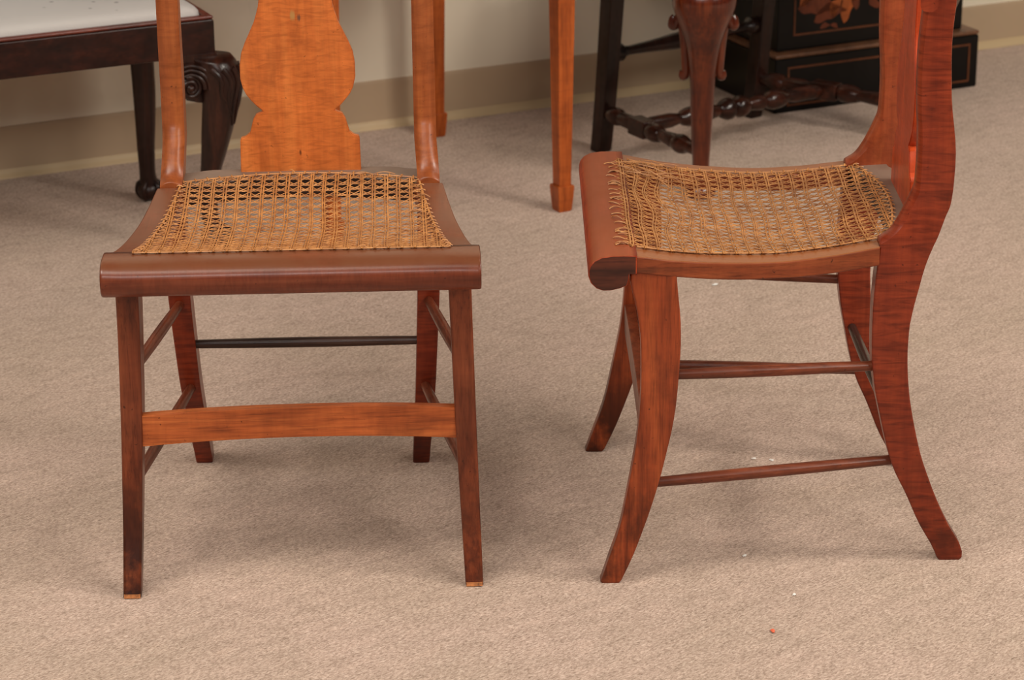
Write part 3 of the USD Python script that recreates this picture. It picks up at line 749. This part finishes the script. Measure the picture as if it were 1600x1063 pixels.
obj('leg', square_leg(RLp, -rear_dir, .46), M_oak, ch, smooth=30)
obj('leg', square_leg(RRp, -rear_dir, .46), M_oak, ch, smooth=30)
for fp, out in ((FLp, np.array([-.05, -1.0, 0])), (FRp, np.array([.9, -.3, 0]))):
    lg = cabriole(fp, out, [.03, .06, .10, .16, .22, .27, .31, .345, .385, .42], [.008, .0, .0, .004, .010, .017, .024, .030, .032, .022], [.0165, .0165, .0185, .0215, .0235, .0272, .0345, .0465, .060, .062], 28)
    L1 = obj('leg', lg, M_walnut, ch, smooth=60)
    pad = trimesh.creation.revolve([(0, 0), (.026, 0), (.031, .006), (.030, .014), (.022, .026), (.0165, .034), (0, .034)], sections=28); pad.apply_translation(fp + out / np.linalg.norm(out) * .008)
    obj('pad_foot', pad, M_walnut, L1, smooth=50)
    o = out / np.linalg.norm(out); sd = np.array([-o[1], o[0], 0])
    sc = []
    for s in (-1, 1):
        z = np.array([.352, .346, .338, .334, .338, .346, .350, .340, .318, .29, .265, .248, .240, .236, .240, .246])
        w = np.array([.055, .059, .0595, .056, .052, .049, .045, .040, .036, .0335, .032, .0315, .033, .036, .0385, .037])
        pth = fp + sd * (s * w)[:, None] + o * np.full((16, 1), .006) + np.column_stack([np.zeros((16, 2)), z])
        f = np.linspace(0, 1, 61); P = PchipInterpolator(np.linspace(0, 1, 16), pth)(f)
        web = sg.Polygon([(.015, .352)] + [(a_, b_) for a_, b_ in zip(w[3:13], z[3:13])] + [(.015, .240)]).buffer(.001)
        wm = prism(web, .012); wv_ = wm.vertices
        wm = trimesh.Trimesh(fp + np.outer(wv_[:, 0] * s, sd) + np.outer(wv_[:, 2], o) + np.column_stack([np.zeros((len(wv_), 2)), wv_[:, 1]]), wm.faces, process=False)
        if wm.volume < 0:
            wm.invert()
        sc.append(wm)
        sc.append(tube(P, np.interp(f, [0, .15, .5, .8, 1], [.0065, .0085, .010, .0085, .0068]), 10))
    obj('knee_bracket', cat(sc), M_walnut, L1, smooth=60)
ZS = .085
side_prof = [(0, .010), (.03, .0125), (.05, .016), (.07, .0165), (.09, .012), (.10, .014), (.13, .018), (.16, .019), (.18, .013), (.19, .016)]
block_prof = [(.60, .016), (.61, .013), (.63, .0185), (.66, .020), (.69, .0165), (.70, .012), (.72, .0125), (.80, .0135), (.85, .012), (.86, .016), (.89, .019), (.92, .016), (.93, .011), (1, .010)]
lift_ = np.array([0, 0, ZS])
for a, b, mb in ((RLp, FLp, .40), (RRp, FRp, .42)):
    pr = [(0, .011), (.06, .012), (.08, .016), (.12, .0185), (.155, .0175), (.17, .0125), (.18, .0125), (.20, .0145), (.29, .0150), (.31, .013),
          (mb - .075, .013), (mb - .07, .0165), (mb - .06, .0165)]
    pr2 = [(mb + .06, .0165), (mb + .07, .0165), (mb + .075, .012), (mb + .10, .0185), (mb + .15, .0195), (mb + .19, .0155), (mb + .20, .012), (mb + .24, .0125), (mb + .32, .0150), (mb + .35, .013), (mb + .36, .017), (mb + .40, .0195), (mb + .44, .017), (mb + .46, .011), (1, .011)]
    m1 = turned(a + lift_ - rear_dir * .012, b + lift_, pr); m2 = turned(a + lift_ - rear_dir * .012, b + lift_, pr2)
    cpt = a + (b - a) * mb; yw = math.atan2(b[1] - a[1], b[0] - a[0]); Lb = np.linalg.norm(b - a)
    bk = oriented(box(-.062 * Lb - .006, .062 * Lb + .006, -.0165, .0165, ZS - .0175, ZS + .0175, .003), cpt - rear_dir * .007, yw)
    obj('stretcher', cat([m1, m2, bk]), M_turn, ch, smooth=45)
ma, mb_ = RLp + (FLp - RLp) * .40, RRp + (FRp - RRp) * .42
half = [(0, .012), (.04, .013), (.06, .0155), (.16, .0150), (.20, .0115), (.215, .0115), (.225, .016), (.25, .0195), (.285, .0205), (.31, .018), (.325, .011), (.335, .012), (.35, .0165), (.38, .0150), (.41, .0125), (.42, .011), (.43, .0165), (.455, .0225), (.478, .0225), (.493, .0165), (.50, .0115)]
full = half + [(1 - f, r) for f, r in half[::-1][1:]]
obj('stretcher', turned(ma + lift_, mb_ + lift_, full, 24), M_turn, ch, smooth=45, label='medial stretcher with paired balls')
up = [(0, .010), (.04, .0165), (.08, .019), (.10, .012), (.13, .0095), (.25, .012), (.42, .017), (.5, .0185), (.58, .017), (.75, .012), (.87, .0095), (.90, .012), (.92, .019), (.96, .0165), (1, .010)]
obj('stretcher', turned(RLp - rear_dir * .020 + [0, 0, .205], RRp - rear_dir * .020 + [0, 0, .205], up, 20), M_oak, ch, smooth=45)
seat = sg.Polygon([(RLp - rear_dir * .03)[:2], (FLp)[:2], (FRp)[:2], (RRp - rear_dir * .03)[:2]]).buffer(.012, join_style='mitre')
obj('seat_frame', prism(seat.difference(seat.buffer(-.03, join_style='mitre')), .07).apply_translation((0, 0, .41)), M_oak, ch, smooth=30)
obj('seat', prism(seat.buffer(-.006), .035).apply_translation((0, 0, .4805)), M_cream, ch, smooth=30)

# its back above the frame: raked posts, a crest and a vase splat
bdir = (RRp - RLp) / np.linalg.norm(RRp - RLp)
for f_ in (RLp, RRp):
    p0 = f_ - rear_dir * .047
    pth = [p0 + rear_dir * k + np.array([0, 0, z]) for z, k in ((.4605, .0), (.60, .012), (.80, .045), (1.04, .105))]
    obj('back_post', tube(np.array(pth), [.017, .017, .016, .015], 12), M_oak, ch, smooth=50)
top = [RLp - rear_dir * .047 + rear_dir * .108 + [0, 0, 1.05] + bdir * t for t in np.linspace(-.03, np.linalg.norm(RRp - RLp) + .03, 12)]
obj('crest_rail', tube(np.array(top), .022, 12), M_oak, ch, smooth=50)
L_ = np.linalg.norm(RRp - RLp)
rings = []
for z, k, w in ((.49, .004, .03), (.56, .008, .035), (.64, .02, .025), (.74, .036, .03), (.84, .055, .04), (.93, .078, .04), (1.03, .102, .03)):
    c_ = (RLp + RRp) / 2 - rear_dir * .047 + rear_dir * k + np.array([0, 0, z])
    rings.append([c_ - bdir * w, c_ + bdir * w, c_ + bdir * w + rear_dir * .01, c_ - bdir * w + rear_dir * .01])
obj('back_splat', grid_mesh(rings), M_oak, ch, smooth=30)

# ------------------------------------------------------------------ black lacquer chest on a plinth, marquetry front
cb = thing('lacquer_chest', 'black lacquered chest with inlaid lines and orange leaf marquetry, against the wall', 'chest', (1.036, 5.606, 0), WYAW)
PL, PD, PH = .520, .262, .118
obj('plinth', box(-PL, 0, 0, PD, 0, PH, .003), M_lacquer, cb)
obj('plinth_moulding', box(-PL - .001, .001, -.001, PD, PH + .0004, PH + .0105, .005), M_ledge, cb)
BX0, BX1, BY0 = -.503, -.030, .024
obj('body', box(BX0, BX1, BY0, PD - .005, PH + .0108, .80, .003), M_lacquer, cb)
obj('chest_top', box(BX0 - .015, BX1 + .015, BY0 - .015, PD, .8004, .825, .005), M_lacquer, cb)


def inlay_frame(x0, x1, z0, z1, y, w=.0045, t=.0012):
    return [box(x0, x1, y - t, y + .0005, z0, z0 + w, .0003), box(x0, x1, y - t, y + .0005, z1 - w, z1, .0003), box(x0, x0 + w, y - t, y + .0005, z0 + w, z1 - w, .0003), box(x1 - w, x1, y - t, y + .0005, z0 + w, z1 - w, .0003)]


for m in inlay_frame(-.490, -.022, .014, .100, 0.0):
    obj('inlay_line', m, M_inlay, cb)
for m in inlay_frame(-.464, -.068, .160, .760, BY0):
    obj('inlay_line', m, M_inlay, cb)


def leaf(cx, cz, L, W, ang, bend=.15):
    f = np.linspace(0, 1, 13)
    w = W / 2 * np.sin(math.pi * f ** .8) * (1 + .12 * np.sin(14 * f))
    mid = bend * L * np.sin(math.pi * f)
    pts = [(L * (a - .5), m + b) for a, m, b in zip(f, mid, w)] + [(L * (a - .5), m - b) for a, m, b in zip(f[::-1], mid[::-1], w[::-1])][1:-1]
    g = affinity.translate(affinity.rotate(sg.Polygon(pts).buffer(0), ang, origin=(0, 0)), cx, cz)
    m = prism(max(getattr(g, 'geoms', [g]), key=lambda q: q.area), .0012)
    v = m.vertices
    m = trimesh.Trimesh(np.column_stack([v[:, 0], BY0 + .0003 - v[:, 2], v[:, 1]]), m.faces, process=False)
    if m.volume < 0:
        m.invert()
    return m


for (x, z, L, W, a, mat) in ((-.405, .262, .100, .050, -8, M_marq2), (-.372, .244, .085, .036, 12, M_marq2), (-.415, .292, .080, .034, 28, M_marq), (-.355, .262, .050, .026, 60, M_marq), (-.318, .262, .085, .030, 62, M_marq), (-.300, .285, .070, .026, 78, M_marq2),
                             (-.385, .222, .026, .012, 10, M_marq2), (-.362, .220, .022, .010, -30, M_marq2), (-.26, .27, .05, .02, 130, M_marq2), (-.22, .30, .09, .03, 100, M_marq), (-.16, .31, .08, .03, 50, M_marq2), (-.33, .36, .12, .05, 80, M_marq), (-.27, .40, .12, .05, 110, M_marq), (-.41, .36, .10, .04, 120, M_marq2)):
    obj('marquetry_leaf', leaf(x, z - .050 if z < .33 else z - .02, L, W, a), mat, cb, smooth=False)

# ------------------------------------------------------------------ specks of lint and paper on the carpet
WHITE = 'white lint specks on the carpet'


def speck(name, xy, size, mat, label, catg, group=None, seed=0):
    r = np.random.default_rng(seed)
    m = trimesh.creation.icosphere(subdivisions=1, radius=1.0)
    m.vertices *= 1 + r.uniform(-.3, .3, (len(m.vertices), 1))
    m.apply_scale((size * 1.25, size * .75, size * .35)); m.apply_transform(trimesh.transformations.rotation_matrix(r.uniform(0, 3), [0, 0, 1]))
    m.apply_translation((xy[0], xy[1], -m.bounds[0][2] + .0002))
    obj(name, m, mat, None, smooth=False, label=label, cat=catg, group=group)


speck('paper_scrap', (.325, 2.936), .0036, M_orange, 'small orange scrap of paper on the bare carpet in the foreground', 'scrap', seed=1)
for k, (x, y, s, lab) in enumerate(((.309, 3.160, .0030, 'white speck of lint beside the front foot of the profile chair'), (.363, 3.041, .0028, 'white speck of lint just above the orange paper scrap'),
                                    (.351, 3.493, .0028, 'white lint speck under the profile chair, left of the close pair'), (.377, 3.487, .0030, 'white lint speck under the profile chair, right of the close pair'),
                                    (.354, 4.270, .0045, 'white speck of lint seen just below the seat rail of the profile chair'))):
    speck('lint_speck', (x, y), s, M_white, lab, 'lint', WHITE, seed=10 + k)
